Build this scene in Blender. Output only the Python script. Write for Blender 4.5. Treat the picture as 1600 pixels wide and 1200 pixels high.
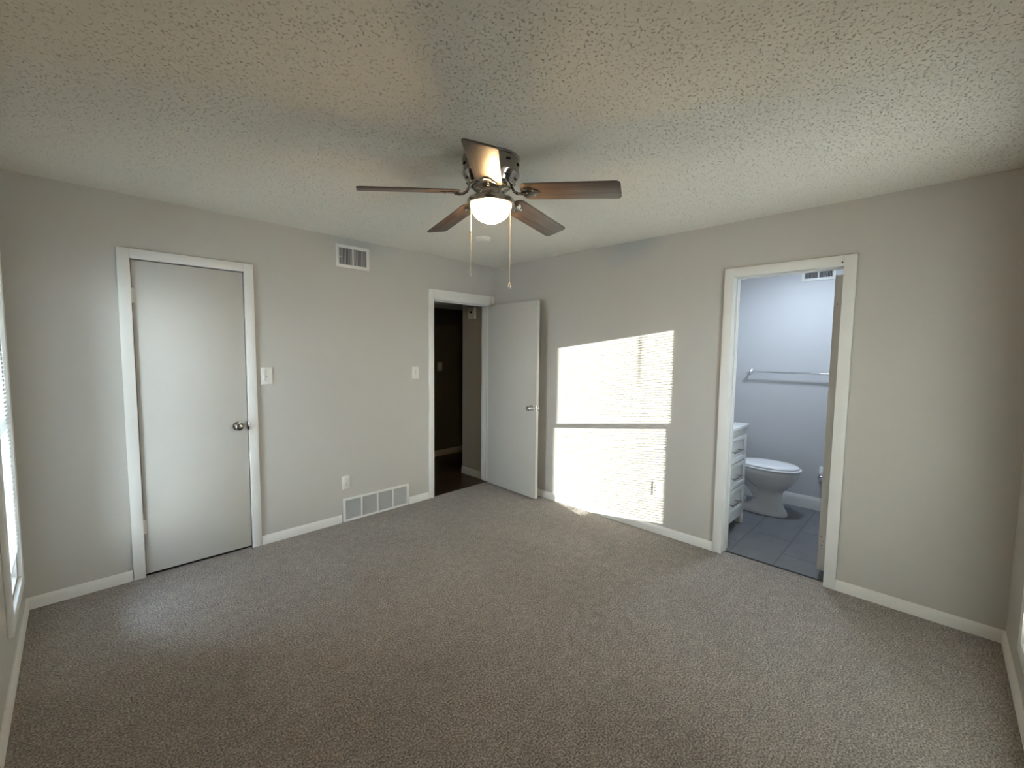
import bpy, bmesh, math, random
from mathutils import Vector, Matrix, Euler

for o in list(bpy.data.objects):
    bpy.data.objects.remove(o, do_unlink=True)
S = bpy.context.scene
COL = S.collection
PI = math.pi

# ------------------------------------------------------------------ camera, world, sun, exposure
W, D, H = -3.623, -3.954, 2.44          # room: x in [W,0], y in [D,0], z in [0,H]
cam_d = bpy.data.cameras.new('camera')
cam_d.sensor_width = 36.0
cam_d.lens = 676.31 / 1600 * 36.0
cam_d.clip_start = 0.01
cam = bpy.data.objects.new('camera', cam_d)
COL.objects.link(cam)
yaw, pitch, roll = 0.7783, -0.074, 0.0109
F = Vector((math.cos(yaw) * math.cos(pitch), math.sin(yaw) * math.cos(pitch), math.sin(pitch)))
RT = F.cross(Vector((0, 0, 1))).normalized()
UP = RT.cross(F)
R2 = RT * math.cos(roll) + UP * math.sin(roll)
U2 = -RT * math.sin(roll) + UP * math.cos(roll)
cam.matrix_world = Matrix(((R2.x, U2.x, -F.x, -3.3704), (R2.y, U2.y, -F.y, -3.6232),
                           (R2.z, U2.z, -F.z, 1.4978), (0, 0, 0, 1)))
S.camera = cam

S.view_settings.view_transform = 'Standard'
S.view_settings.look = 'None'
S.view_settings.gamma = 1.0
S.view_settings.use_curve_mapping = False
S.view_settings.exposure = 0.3

SUN_SLOPE = 2.955                        # dy/dx of the sun's travel
SUN_DROP = 0.125                         # -dz/dy
wd = bpy.data.worlds.new('sky')
S.world = wd
wd.use_nodes = True
nt = wd.node_tree
nt.nodes.clear()
tcw = nt.nodes.new('ShaderNodeTexCoord')
sep = nt.nodes.new('ShaderNodeSeparateXYZ')
skr = nt.nodes.new('ShaderNodeValToRGB')          # pale horizon to blue zenith
skr.color_ramp.elements[0].position = 0.0
skr.color_ramp.elements[0].color = (0.92, 0.95, 1.0, 1)
skr.color_ramp.elements[1].position = 0.75
skr.color_ramp.elements[1].color = (0.48, 0.66, 1.0, 1)
bg = nt.nodes.new('ShaderNodeBackground')
bg.inputs['Strength'].default_value = 32.0
wo = nt.nodes.new('ShaderNodeOutputWorld')
nt.links.new(tcw.outputs['Generated'], sep.inputs[0])
nt.links.new(sep.outputs['Z'], skr.inputs['Fac'])
nt.links.new(skr.outputs['Color'], bg.inputs[0])
nt.links.new(bg.outputs[0], wo.inputs[0])

sun_d = bpy.data.lights.new('sun', 'SUN')
sun_d.energy = 38.0
sun_d.angle = math.radians(0.33)
sun_d.color = (1.0, 0.96, 0.90)
sun = bpy.data.objects.new('sun', sun_d)
COL.objects.link(sun)
sun.rotation_euler = Vector((1.0, SUN_SLOPE, -SUN_SLOPE * SUN_DROP)).to_track_quat('-Z', 'Y').to_euler()
sun.location = (-6, -12, 5)


def area_light(name, loc, direction, sx, sy, energy=0.0, color=(1, 1, 1), portal=False):
    d = bpy.data.lights.new(name, 'AREA')
    d.shape = 'RECTANGLE'
    d.size, d.size_y = sx, sy
    d.energy = energy
    d.color = color
    if portal:
        d.cycles.is_portal = True
    o = bpy.data.objects.new(name, d)
    COL.objects.link(o)
    o.location = loc
    o.rotation_euler = Vector(direction).to_track_quat('-Z', 'Z').to_euler()
    return o


# sampling portals in the window openings (they emit nothing of their own)
area_light('window_portal', (W - 0.155, -0.52, 1.15), (1, 0, 0), 0.56, 1.75, portal=True)
area_light('window_portal', (-0.85, D - 0.155, 1.15), (0, 1, 0), 0.50, 1.75, portal=True)
area_light('window_portal', (-1.40, D - 0.155, 1.15), (0, 1, 0), 0.50, 1.75, portal=True)
# lamp added to light the bathroom, source unseen (fixture built below)
area_light('added_bathroom_lamp', (0.85, -2.75, 2.385), (0, 0, -1), 0.22, 0.22, energy=15, color=(0.70, 0.83, 1.0))


# ------------------------------------------------------------------ materials
def mat(name, color, rough=0.6, metal=0.0, spec=0.5, noise=None, bump=None, coat=0.0):
    """noise=(scale, amount): faint mottling; bump=(scale, strength, distance)"""
    m = bpy.data.materials.new(name)
    m.use_nodes = True
    t = m.node_tree
    b = t.nodes['Principled BSDF']
    b.inputs['Base Color'].default_value = (*color, 1)
    b.inputs['Roughness'].default_value = rough
    b.inputs['Metallic'].default_value = metal
    b.inputs['Specular IOR Level'].default_value = spec
    if coat:
        b.inputs['Coat Weight'].default_value = coat
    tc = t.nodes.new('ShaderNodeTexCoord')
    if noise:
        n = t.nodes.new('ShaderNodeTexNoise')
        n.inputs['Scale'].default_value = noise[0]
        n.inputs['Detail'].default_value = 4
        t.links.new(tc.outputs['Object'], n.inputs['Vector'])
        r = t.nodes.new('ShaderNodeValToRGB')
        a = noise[1]
        r.color_ramp.elements[0].color = (*[c * (1 - a) for c in color], 1)
        r.color_ramp.elements[1].color = (*[min(1, c * (1 + a)) for c in color], 1)
        r.color_ramp.elements[0].position = 0.3
        r.color_ramp.elements[1].position = 0.7
        t.links.new(n.outputs['Fac'], r.inputs['Fac'])
        t.links.new(r.outputs['Color'], b.inputs['Base Color'])
    if bump:
        n2 = t.nodes.new('ShaderNodeTexNoise')
        n2.inputs['Scale'].default_value = bump[0]
        n2.inputs['Detail'].default_value = 3
        t.links.new(tc.outputs['Object'], n2.inputs['Vector'])
        bm_ = t.nodes.new('ShaderNodeBump')
        bm_.inputs['Strength'].default_value = bump[1]
        bm_.inputs['Distance'].default_value = bump[2]
        t.links.new(n2.outputs['Fac'], bm_.inputs['Height'])
        t.links.new(bm_.outputs['Normal'], b.inputs['Normal'])
    return m


M = {}
M['wall'] = mat('grey wall paint', (0.53, 0.510, 0.465), 0.75, spec=0.3, noise=(1.2, 0.015), bump=(160, 0.12, 0.002))
M['bath_wall'] = mat('bathroom wall paint', (0.63, 0.63, 0.63), 0.6, spec=0.3, noise=(1.5, 0.015), bump=(160, 0.1, 0.002))
M['hall_dark'] = mat('hall paint darkened for shade', (0.13, 0.13, 0.10), 0.8, spec=0.2, noise=(1.2, 0.03))  # shade of the unlit hall put into the far wall's colour
M['hall_wall'] = mat('hall wall paint', (0.53, 0.51, 0.465), 0.75, spec=0.3, noise=(1.2, 0.015), bump=(160, 0.1, 0.002))
M['trim'] = mat('white semi-gloss trim', (0.78, 0.77, 0.725), 0.38, noise=(6, 0.012))
M['door'] = mat('white door paint', (0.54, 0.522, 0.475), 0.6, spec=0.22, noise=(2.0, 0.02), bump=(45, 0.05, 0.002))
M['plastic'] = mat('white plastic', (0.74, 0.73, 0.68), 0.35, noise=(20, 0.01))
M['dark'] = mat('dark recess', (0.012, 0.011, 0.010), 0.9, noise=(20, 0.1))
M['duct'] = mat('galvanised duct inside', (0.05, 0.045, 0.04), 0.6, noise=(20, 0.2))
M['chrome'] = mat('polished chrome', (0.75, 0.76, 0.78), 0.10, metal=1.0, noise=(30, 0.02))
M['nickel'] = mat('satin nickel', (0.50, 0.46, 0.41), 0.26, metal=1.0, noise=(40, 0.03))
M['pewter'] = mat('polished pewter', (0.36, 0.33, 0.30), 0.13, metal=1.0, noise=(25, 0.03))
M['ceramic'] = mat('white vitreous china', (0.86, 0.86, 0.86), 0.12, noise=(5, 0.006), coat=0.4)
M['seat'] = mat('white seat plastic', (0.88, 0.88, 0.88), 0.25, noise=(5, 0.006))
M['cabinet'] = mat('white cabinet lacquer', (0.74, 0.75, 0.74), 0.35, noise=(4, 0.01))
M['stone'] = mat('white cultured marble', (0.78, 0.78, 0.78), 0.2, noise=(9, 0.04))
M['slat'] = mat('white vinyl slat', (0.86, 0.86, 0.83), 0.4, noise=(8, 0.01))
M['cord'] = mat('white cord', (0.75, 0.75, 0.7), 0.8, noise=(60, 0.03))
M['ext'] = mat('red brick wall outside', (0.30, 0.17, 0.13), 0.85, noise=(14, 0.25))
M['bounce_ground'] = mat('pale light-bouncing ground', (0.52, 0.49, 0.43), 0.95, noise=(1.5, 0.2))  # ground colour paled so daylight bounces up to the ceiling
M['chain'] = mat('pale metal bead chain', (0.70, 0.64, 0.54), 0.3, metal=0.7, noise=(50, 0.03))
M['grey_plastic'] = mat('grey louver paint', (0.47, 0.47, 0.455), 0.45, noise=(20, 0.01))
M['black'] = mat('black rubber strip', (0.02, 0.02, 0.022), 0.6, noise=(30, 0.1))

# popcorn ceiling: clumps of texture with pits between them
m = M['ceiling'] = mat('textured ceiling paint', (0.60, 0.575, 0.50), 0.95, spec=0.1)
t = m.node_tree
b = t.nodes['Principled BSDF']
tc = t.nodes.new('ShaderNodeTexCoord')
n1 = t.nodes.new('ShaderNodeTexNoise')
n1.inputs['Scale'].default_value = 105
n1.inputs['Detail'].default_value = 5.0
n1.inputs['Roughness'].default_value = 0.62
n2 = t.nodes.new('ShaderNodeTexNoise')
n2.inputs['Scale'].default_value = 3.0
t.links.new(tc.outputs['Object'], n1.inputs['Vector'])
t.links.new(tc.outputs['Object'], n2.inputs['Vector'])
r1 = t.nodes.new('ShaderNodeValToRGB')           # pits where the noise is low
r1.color_ramp.elements[0].position = 0.32
r1.color_ramp.elements[1].position = 0.41
t.links.new(n1.outputs['Fac'], r1.inputs['Fac'])
bmp = t.nodes.new('ShaderNodeBump')
bmp.inputs['Strength'].default_value = 0.6
bmp.inputs['Distance'].default_value = 0.008
t.links.new(r1.outputs['Color'], bmp.inputs['Height'])
bmp2 = t.nodes.new('ShaderNodeBump')
bmp2.inputs['Strength'].default_value = 0.35
bmp2.inputs['Distance'].default_value = 0.006
t.links.new(n1.outputs['Fac'], bmp2.inputs['Height'])
t.links.new(bmp.outputs['Normal'], bmp2.inputs['Normal'])
t.links.new(bmp2.outputs['Normal'], b.inputs['Normal'])
mx = t.nodes.new('ShaderNodeMix')
mx.data_type = 'RGBA'
mx.inputs['A'].default_value = (0.60, 0.57, 0.50, 1)    # pits darkened in the colour for their shade
mx.inputs['B'].default_value = (0.86, 0.83, 0.74, 1)
t.links.new(r1.outputs['Color'], mx.inputs['Factor'])
t.links.new(mx.outputs['Result'], b.inputs['Base Color'])

# carpet: flecked twist pile with brushed areas
m = M['carpet'] = mat('flecked grey carpet', (0.27, 0.24, 0.215), 1.0, spec=0.05)
t = m.node_tree
b = t.nodes['Principled BSDF']
b.inputs['Sheen Weight'].default_value = 0.25
b.inputs['Sheen Roughness'].default_value = 0.5
tc = t.nodes.new('ShaderNodeTexCoord')
fl = t.nodes.new('ShaderNodeTexNoise')
fl.inputs['Scale'].default_value = 125
fl.inputs['Detail'].default_value = 4
fl.inputs['Roughness'].default_value = 0.7
mid = t.nodes.new('ShaderNodeTexNoise')
mid.inputs['Scale'].default_value = 17
mid.inputs['Detail'].default_value = 4
big = t.nodes.new('ShaderNodeTexNoise')
big.inputs['Scale'].default_value = 1.6
big.inputs['Detail'].default_value = 3
big.inputs['Distortion'].default_value = 0.6
for n in (fl, mid, big):
    t.links.new(tc.outputs['Object'], n.inputs['Vector'])
rf = t.nodes.new('ShaderNodeValToRGB')
rf.color_ramp.elements[0].position = 0.36
rf.color_ramp.elements[0].color = (0.080, 0.066, 0.057, 1)
rf.color_ramp.elements[1].position = 0.64
rf.color_ramp.elements[1].color = (0.54, 0.485, 0.435, 1)
e = rf.color_ramp.elements.new(0.5)
e.color = (0.27, 0.235, 0.207, 1)
t.links.new(fl.outputs['Fac'], rf.inputs['Fac'])
rm = t.nodes.new('ShaderNodeMapRange')
rm.inputs['From Min'].default_value = 0.3
rm.inputs['From Max'].default_value = 0.7
rm.inputs['To Min'].default_value = 0.87
rm.inputs['To Max'].default_value = 1.13
t.links.new(mid.outputs['Fac'], rm.inputs['Value'])
rb = t.nodes.new('ShaderNodeMapRange')
rb.inputs['From Min'].default_value = 0.35
rb.inputs['From Max'].default_value = 0.65
rb.inputs['To Min'].default_value = 0.92
rb.inputs['To Max'].default_value = 1.08
t.links.new(big.outputs['Fac'], rb.inputs['Value'])
mu = t.nodes.new('ShaderNodeMath')
mu.operation = 'MULTIPLY'
t.links.new(rm.outputs[0], mu.inputs[0])
t.links.new(rb.outputs[0], mu.inputs[1])
hs = t.nodes.new('ShaderNodeHueSaturation')
t.links.new(rf.outputs['Color'], hs.inputs['Color'])
t.links.new(mu.outputs[0], hs.inputs['Value'])
t.links.new(hs.outputs['Color'], b.inputs['Base Color'])
bp = t.nodes.new('ShaderNodeBump')
bp.inputs['Strength'].default_value = 0.8
bp.inputs['Distance'].default_value = 0.008
ad = t.nodes.new('ShaderNodeMath')
ad.operation = 'ADD'
t.links.new(fl.outputs['Fac'], ad.inputs[0])
t.links.new(mid.outputs['Fac'], ad.inputs[1])
t.links.new(ad.outputs[0], bp.inputs['Height'])
t.links.new(bp.outputs['Normal'], b.inputs['Normal'])


def brick_mat(name, c1, c2, mortar, width, height, msize, rough, loc=(0, 0, 0), rot=0.0, offset=0.5, streak=0.0):
    m = bpy.data.materials.new(name)
    m.use_nodes = True
    t = m.node_tree
    b = t.nodes['Principled BSDF']
    b.inputs['Roughness'].default_value = rough
    tc = t.nodes.new('ShaderNodeTexCoord')
    mp = t.nodes.new('ShaderNodeMapping')
    mp.inputs['Location'].default_value = loc
    mp.inputs['Rotation'].default_value = (0, 0, rot)
    br = t.nodes.new('ShaderNodeTexBrick')
    br.offset = offset
    br.inputs['Scale'].default_value = 1.0
    br.inputs['Brick Width'].default_value = width
    br.inputs['Row Height'].default_value = height
    br.inputs['Mortar Size'].default_value = msize
    br.inputs['Mortar Smooth'].default_value = 0.1
    br.inputs['Color1'].default_value = (*c1, 1)
    br.inputs['Color2'].default_value = (*c2, 1)
    br.inputs['Mortar'].default_value = (*mortar, 1)
    t.links.new(tc.outputs['Object'], mp.inputs['Vector'])
    t.links.new(mp.outputs['Vector'], br.inputs['Vector'])
    n = t.nodes.new('ShaderNodeTexNoise')
    n.inputs['Scale'].default_value = 5.0
    n.inputs['Detail'].default_value = 6
    mp2 = t.nodes.new('ShaderNodeMapping')
    mp2.inputs['Scale'].default_value = (1, 9, 1) if streak else (1, 2, 1)
    t.links.new(mp.outputs['Vector'], mp2.inputs['Vector'])
    t.links.new(mp2.outputs['Vector'], n.inputs['Vector'])
    mr = t.nodes.new('ShaderNodeMapRange')
    mr.inputs['To Min'].default_value = 0.75
    mr.inputs['To Max'].default_value = 1.25
    t.links.new(n.outputs['Fac'], mr.inputs['Value'])
    hs = t.nodes.new('ShaderNodeHueSaturation')
    t.links.new(br.outputs['Color'], hs.inputs['Color'])
    t.links.new(mr.outputs[0], hs.inputs['Value'])
    t.links.new(hs.outputs['Color'], b.inputs['Base Color'])
    return m


M['tile'] = brick_mat('grey floor tile', (0.15, 0.152, 0.16), (0.19, 0.19, 0.197), (0.105, 0.105, 0.11),
                      0.60, 0.30, 0.006, 0.45, loc=(-0.33 + 0.6, 2.86, 0))
M['plank'] = brick_mat('dark wood plank floor', (0.035, 0.020, 0.013), (0.060, 0.034, 0.022), (0.010, 0.006, 0.004),
                       0.9, 0.11, 0.003, 0.35, streak=1.0)


def blade_wood():
    m = bpy.data.materials.new('grey walnut blade veneer')
    m.use_nodes = True
    t = m.node_tree
    b = t.nodes['Principled BSDF']
    b.inputs['Roughness'].default_value = 0.42
    tc = t.nodes.new('ShaderNodeTexCoord')
    mp = t.nodes.new('ShaderNodeMapping')
    mp.inputs['Scale'].default_value = (2.2, 34, 8)
    n = t.nodes.new('ShaderNodeTexNoise')
    n.inputs['Scale'].default_value = 1.5
    n.inputs['Detail'].default_value = 7
    n.inputs['Distortion'].default_value = 0.5
    r = t.nodes.new('ShaderNodeValToRGB')
    r.color_ramp.elements[0].position = 0.3
    r.color_ramp.elements[0].color = (0.048, 0.035, 0.029, 1)
    r.color_ramp.elements[1].position = 0.72
    r.color_ramp.elements[1].color = (0.145, 0.112, 0.094, 1)
    t.links.new(tc.outputs['Object'], mp.inputs['Vector'])
    t.links.new(mp.outputs['Vector'], n.inputs['Vector'])
    t.links.new(n.outputs['Fac'], r.inputs['Fac'])
    t.links.new(r.outputs['Color'], b.inputs['Base Color'])
    return m


M['blade'] = blade_wood()


def glass_pane():
    m = bpy.data.materials.new('window glass')
    m.use_nodes = True
    t = m.node_tree
    t.nodes.clear()
    out = t.nodes.new('ShaderNodeOutputMaterial')
    tr = t.nodes.new('ShaderNodeBsdfTransparent')
    tr.inputs[0].default_value = (0.93, 0.96, 0.94, 1)
    gl = t.nodes.new('ShaderNodeBsdfGlossy')
    gl.inputs['Roughness'].default_value = 0.02
    fr = t.nodes.new('ShaderNodeFresnel')
    fr.inputs['IOR'].default_value = 1.45
    mx = t.nodes.new('ShaderNodeMixShader')
    t.links.new(fr.outputs[0], mx.inputs[0])
    t.links.new(tr.outputs[0], mx.inputs[1])
    t.links.new(gl.outputs[0], mx.inputs[2])
    t.links.new(mx.outputs[0], out.inputs[0])
    return m


M['glass'] = glass_pane()


def bowl_glass():
    m = bpy.data.materials.new('lit frosted glass')
    m.use_nodes = True
    t = m.node_tree
    t.nodes.clear()
    out = t.nodes.new('ShaderNodeOutputMaterial')
    tl = t.nodes.new('ShaderNodeBsdfTranslucent')
    tl.inputs[0].default_value = (0.66, 0.57, 0.42, 1)
    tr = t.nodes.new('ShaderNodeBsdfTransparent')
    tr.inputs[0].default_value = (0.95, 0.9, 0.8, 1)
    df = t.nodes.new('ShaderNodeBsdfDiffuse')
    df.inputs[0].default_value = (0.85, 0.82, 0.75, 1)
    m1 = t.nodes.new('ShaderNodeMixShader')
    m1.inputs[0].default_value = 0.36
    m2 = t.nodes.new('ShaderNodeMixShader')
    m2.inputs[0].default_value = 0.22
    t.links.new(tl.outputs[0], m1.inputs[1])
    t.links.new(tr.outputs[0], m1.inputs[2])
    t.links.new(m1.outputs[0], m2.inputs[1])
    t.links.new(df.outputs[0], m2.inputs[2])
    t.links.new(m2.outputs[0], out.inputs[0])
    return m


M['bowl'] = bowl_glass()


def emit(name, color, strength):
    m = bpy.data.materials.new(name)
    m.use_nodes = True
    t = m.node_tree
    t.nodes.clear()
    out = t.nodes.new('ShaderNodeOutputMaterial')
    e = t.nodes.new('ShaderNodeEmission')
    e.inputs[0].default_value = (*color, 1)
    e.inputs[1].default_value = strength
    t.links.new(e.outputs[0], out.inputs[0])
    return m


M['lens'] = emit('lens of added bathroom light', (0.74, 0.86, 1.0), 3.0)  # glowing lens of the added, unseen bathroom lamp


# ------------------------------------------------------------------ mesh helpers
class MB:
    def __init__(self):
        self.bm = bmesh.new()

    def box(self, x0, x1, y0, y1, z0, z1, bev=0.0, seg=2):
        if x1 < x0: x0, x1 = x1, x0
        if y1 < y0: y0, y1 = y1, y0
        if z1 < z0: z0, z1 = z1, z0
        vs = [self.bm.verts.new((x, y, z)) for z in (z0, z1) for y in (y0, y1) for x in (x0, x1)]
        fs = [self.bm.faces.new([vs[i] for i in q]) for q in
              ((0, 2, 3, 1), (4, 5, 7, 6), (0, 1, 5, 4), (2, 6, 7, 3), (0, 4, 6, 2), (1, 3, 7, 5))]
        if bev > 0:
            es = list({e for f in fs for e in f.edges})
            bmesh.ops.bevel(self.bm, geom=es, offset=bev, segments=seg, affect='EDGES', profile=0.5)
        return self

    def lathe(self, prof, n=32, c=(0, 0, 0), axis='z', cap=True):
        """prof: list of (r, h) along the axis"""
        rings = []
        for r, h in prof:
            ring = []
            for i in range(n):
                a = 2 * PI * i / n
                u, v = r * math.cos(a), r * math.sin(a)
                p = {'z': (u, v, h), 'y': (u, h, v), 'x': (h, u, v)}[axis]
                ring.append(self.bm.verts.new((p[0] + c[0], p[1] + c[1], p[2] + c[2])))
            rings.append(ring)
        for a, b_ in zip(rings, rings[1:]):
            for i in range(n):
                self.bm.faces.new((a[i], a[(i + 1) % n], b_[(i + 1) % n], b_[i]))
        if cap:
            self.bm.faces.new(rings[0][::-1])
            self.bm.faces.new(rings[-1])
        return self

    def tube(self, pts, r, n=10, cap=True):
        pts = [Vector(p) for p in pts]
        rs = r if isinstance(r, (list, tuple)) else [r] * len(pts)
        rings = []
        ref = None
        for i, p in enumerate(pts):
            d = (pts[min(i + 1, len(pts) - 1)] - pts[max(i - 1, 0)]).normalized()
            if ref is None:
                ref = Vector((0, 0, 1)) if abs(d.z) < 0.9 else Vector((1, 0, 0))
            u = (ref - d * ref.dot(d)).normalized()
            ref = u
            v = d.cross(u)
            rings.append([self.bm.verts.new(p + (u * math.cos(2 * PI * k / n) + v * math.sin(2 * PI * k / n)) * rs[i])
                          for k in range(n)])
        for a, b_ in zip(rings, rings[1:]):
            for k in range(n):
                self.bm.faces.new((a[k], a[(k + 1) % n], b_[(k + 1) % n], b_[k]))
        if cap:
            self.bm.faces.new(rings[0][::-1])
            self.bm.faces.new(rings[-1])
        return self

    def loft(self, rings, cap=True):
        """rings: equal-length lists of points"""
        rr = [[self.bm.verts.new(p) for p in ring] for ring in rings]
        n = len(rr[0])
        for a, b_ in zip(rr, rr[1:]):
            for k in range(n):
                self.bm.faces.new((a[k], a[(k + 1) % n], b_[(k + 1) % n], b_[k]))
        if cap:
            self.bm.faces.new(rr[0][::-1])
            self.bm.faces.new(rr[-1])
        return self

    def prism(self, poly, p0, p1, up=(0, 0, 1), out=(0, -1, 0)):
        """extrude a profile poly [(o, z)] (o along 'out', z along 'up') from p0 to p1"""
        p0, p1, up, out = Vector(p0), Vector(p1), Vector(up), Vector(out)
        return self.loft([[p + out * o + up * z for o, z in poly] for p in (p0, p1)])

    def sphere(self, c, r, n=16, sz=1.0):
        k = 8
        prof = [(max(1e-4, r * math.sin(PI * i / k)), -r * sz * math.cos(PI * i / k)) for i in range(k + 1)]
        return self.lathe(prof, n, c)

    def build(self, name, material, parent=None, smooth=40, origin=(0, 0, 0), bev=0.0, merge=False):
        bm = self.bm
        if merge:
            bmesh.ops.remove_doubles(bm, verts=bm.verts, dist=1e-6)
        bmesh.ops.recalc_face_normals(bm, faces=bm.faces)
        if bev:
            bmesh.ops.bevel(bm, geom=[e for e in bm.edges if e.is_manifold and e.calc_face_angle(0) > 0.6],
                            offset=bev, segments=2, affect='EDGES', profile=0.5)
        o_ = Vector(origin)
        if o_.length:
            bmesh.ops.translate(bm, verts=bm.verts, vec=-o_)
        if smooth:
            for f in bm.faces:
                f.smooth = True
            for e in bm.edges:
                if len(e.link_faces) != 2 or e.calc_face_angle(0) > math.radians(smooth):
                    e.smooth = False
        me = bpy.data.meshes.new(name)
        bm.to_mesh(me)
        bm.free()
        me.materials.append(material)
        o = bpy.data.objects.new(name, me)
        COL.objects.link(o)
        if parent:
            o.parent = parent
        else:
            o.location = origin
        return o


def tag(o, label, cat, group=None, kind=None):
    o['label'] = label
    o['category'] = cat
    if group: o['group'] = group
    if kind: o['kind'] = kind
    return o


def root(name, label, cat, loc=(0, 0, 0), rz=0.0, group=None, kind=None):
    o = bpy.data.objects.new(name, None)
    COL.objects.link(o)
    o.location = loc
    o.rotation_euler = (0, 0, rz)
    o.empty_display_size = 0.05
    return tag(o, label, cat, group, kind)


def dup(r, loc, rz, label):
    """copy of a thing with copies of its parts and sub-parts"""
    c = r.copy()
    COL.objects.link(c)
    c.location = loc
    c.rotation_euler = (0, 0, rz)
    c['label'] = label

    def kids(src, dst):
        for ch in [x for x in bpy.data.objects if x.parent == src]:
            k = ch.copy()
            COL.objects.link(k)
            k.parent = dst
            kids(ch, k)
    kids(r, c)
    return c


def wall(name, axis, f0, f1, u0, u1, z0, z1, holes, material, label):
    """solid wall slab between faces f0,f1 on an axis, running u0..u1, with rectangular holes (ua,ub,za,zb)"""
    us = sorted({u0, u1, *[h[0] for h in holes], *[h[1] for h in holes]})
    zs = sorted({z0, z1, *[h[2] for h in holes], *[h[3] for h in holes]})
    us = [u for u in us if u0 <= u <= u1]
    zs = [z for z in zs if z0 <= z <= z1]

    def solid(i, j):
        if i < 0 or j < 0 or i >= len(us) - 1 or j >= len(zs) - 1:
            return False
        uc, zc = (us[i] + us[i + 1]) / 2, (zs[j] + zs[j + 1]) / 2
        return not any(h[0] < uc < h[1] and h[2] < zc < h[3] for h in holes)

    mb = MB()

    def P(u, f, z):
        return mb.bm.verts.new((u, f, z) if axis == 'y' else (f, u, z))

    for i in range(len(us) - 1):
        for j in range(len(zs) - 1):
            if not solid(i, j):
                continue
            a, b_, c, d = us[i], us[i + 1], zs[j], zs[j + 1]
            for f in (f0, f1):
                mb.bm.faces.new((P(a, f, c), P(b_, f, c), P(b_, f, d), P(a, f, d)))
            if not solid(i - 1, j): mb.bm.faces.new((P(a, f0, c), P(a, f1, c), P(a, f1, d), P(a, f0, d)))
            if not solid(i + 1, j): mb.bm.faces.new((P(b_, f0, c), P(b_, f1, c), P(b_, f1, d), P(b_, f0, d)))
            if not solid(i, j - 1): mb.bm.faces.new((P(a, f0, c), P(b_, f0, c), P(b_, f1, c), P(a, f1, c)))
            if not solid(i, j + 1): mb.bm.faces.new((P(a, f0, d), P(b_, f0, d), P(b_, f1, d), P(a, f1, d)))
    o = mb.build(name, material, smooth=0, merge=True)
    return tag(o, label, 'wall', kind='structure')


def slab(name, x0, x1, y0, y1, z0, z1, material, label, cat):
    return tag(MB().box(x0, x1, y0, y1, z0, z1).build(name, material, smooth=0), label, cat, kind='structure')


# ------------------------------------------------------------------ shell
TW = 0.115                                   # partition thickness
EW = 0.16                                    # outer wall thickness
CL0, CL3 = -3.098, -2.476                    # closet opening (jamb to jamb)
HA0, HA3 = -0.831, -0.065                    # hall opening
BA0, BA3 = -2.534, -3.173                    # bathroom opening
ZB, ZT = 0.295, 1.98                         # window openings
WIN_W = (-0.77, -0.26)                       # left window, along y
WIN_D = (-1.655, -0.61)                      # twin window in the right-hand wall, along x
DTOP = 2.053
HTOP = 2.012

wall('wall_left', 'y', 0.0, TW, W - EW, TW, 0, H,
     [(CL0 - 0.02, CL3 + 0.02, -1, DTOP + 0.02), (HA0 - 0.02, HA3 + 0.02, -1, HTOP + 0.02)], M['wall'],
     'long grey wall with the closed closet door and the dark hall doorway')
wall('wall_right', 'x', 0.0, TW, D - EW, -0.0, 0, H,
     [(BA3 - 0.02, BA0 + 0.02, -1, DTOP + 0.02)], M['wall'],
     'grey wall with the patch of sunlight and the bathroom doorway')
wall('wall_window_left', 'x', W - EW, W, D - EW, 0.0, 0, H,
     [(WIN_W[0], WIN_W[1], ZB, ZT)], M['wall'],
     'grey wall at far left edge with the narrow window')
wall('wall_window_right', 'y', D - EW, D, W, 0.0, 0, H,
     [(WIN_D[0], WIN_D[1], ZB, ZT)], M['wall'],
     'grey wall at far right edge meeting the corner beside the bathroom')

tag(MB().box(W, 0.055, D, 0.012, -0.06, 0.0).build('floor', M['carpet'], smooth=0),
    'grey beige flecked carpet covering the bedroom floor', 'carpet', kind='structure')
slab('ceiling', W - EW, TW, D - EW, TW, H, H + 0.1, M['ceiling'], 'off-white popcorn textured bedroom ceiling', 'ceiling')
# hall
HY = 1.43
slab('floor_hall', -2.4, 1.6, 0.012, HY + 0.1, -0.06, -0.004, M['plank'], 'dark brown wood plank floor seen through the hall doorway', 'floor')
slab('ceiling_hall', -2.4, 1.6, TW, HY + 0.1, 2.10, 2.2, M['ceiling'], 'low dark ceiling of the hall', 'ceiling')
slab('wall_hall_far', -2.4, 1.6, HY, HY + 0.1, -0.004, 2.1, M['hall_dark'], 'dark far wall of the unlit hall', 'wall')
slab('wall_hall_side', -0.035, 1.6, TW, 0.516, -0.004, 2.1, M['hall_wall'], 'short grey hall wall just inside the hall doorway', 'wall')
slab('wall_hall_end', -2.4, -2.3, TW, HY, -0.004, 2.1, M['hall_wall'], 'end wall of the hall hidden past the doorway', 'wall')
slab('wall_hall_end', 1.6, 1.7, 0.516, HY, -0.004, 2.1, M['hall_wall'], 'other end wall of the hall', 'wall')
# closet behind the closed door
slab('wall_closet', -3.6, -2.4, 0.70, 0.78, -0.06, 2.44, M['dark'], 'back wall inside the closed closet', 'wall')
slab('wall_closet', -3.6, -3.52, TW, 0.70, -0.06, 2.44, M['dark'], 'side wall inside the closed closet', 'wall')
slab('floor_closet', -3.52, -2.4, 0.012, 0.70, -0.06, -0.004, M['dark'], 'closet floor under the closed door', 'floor')
slab('ceiling_closet', -3.52, -2.4, TW, 0.70, 2.36, 2.44, M['dark'], 'closet ceiling behind the closed door', 'ceiling')
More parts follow.
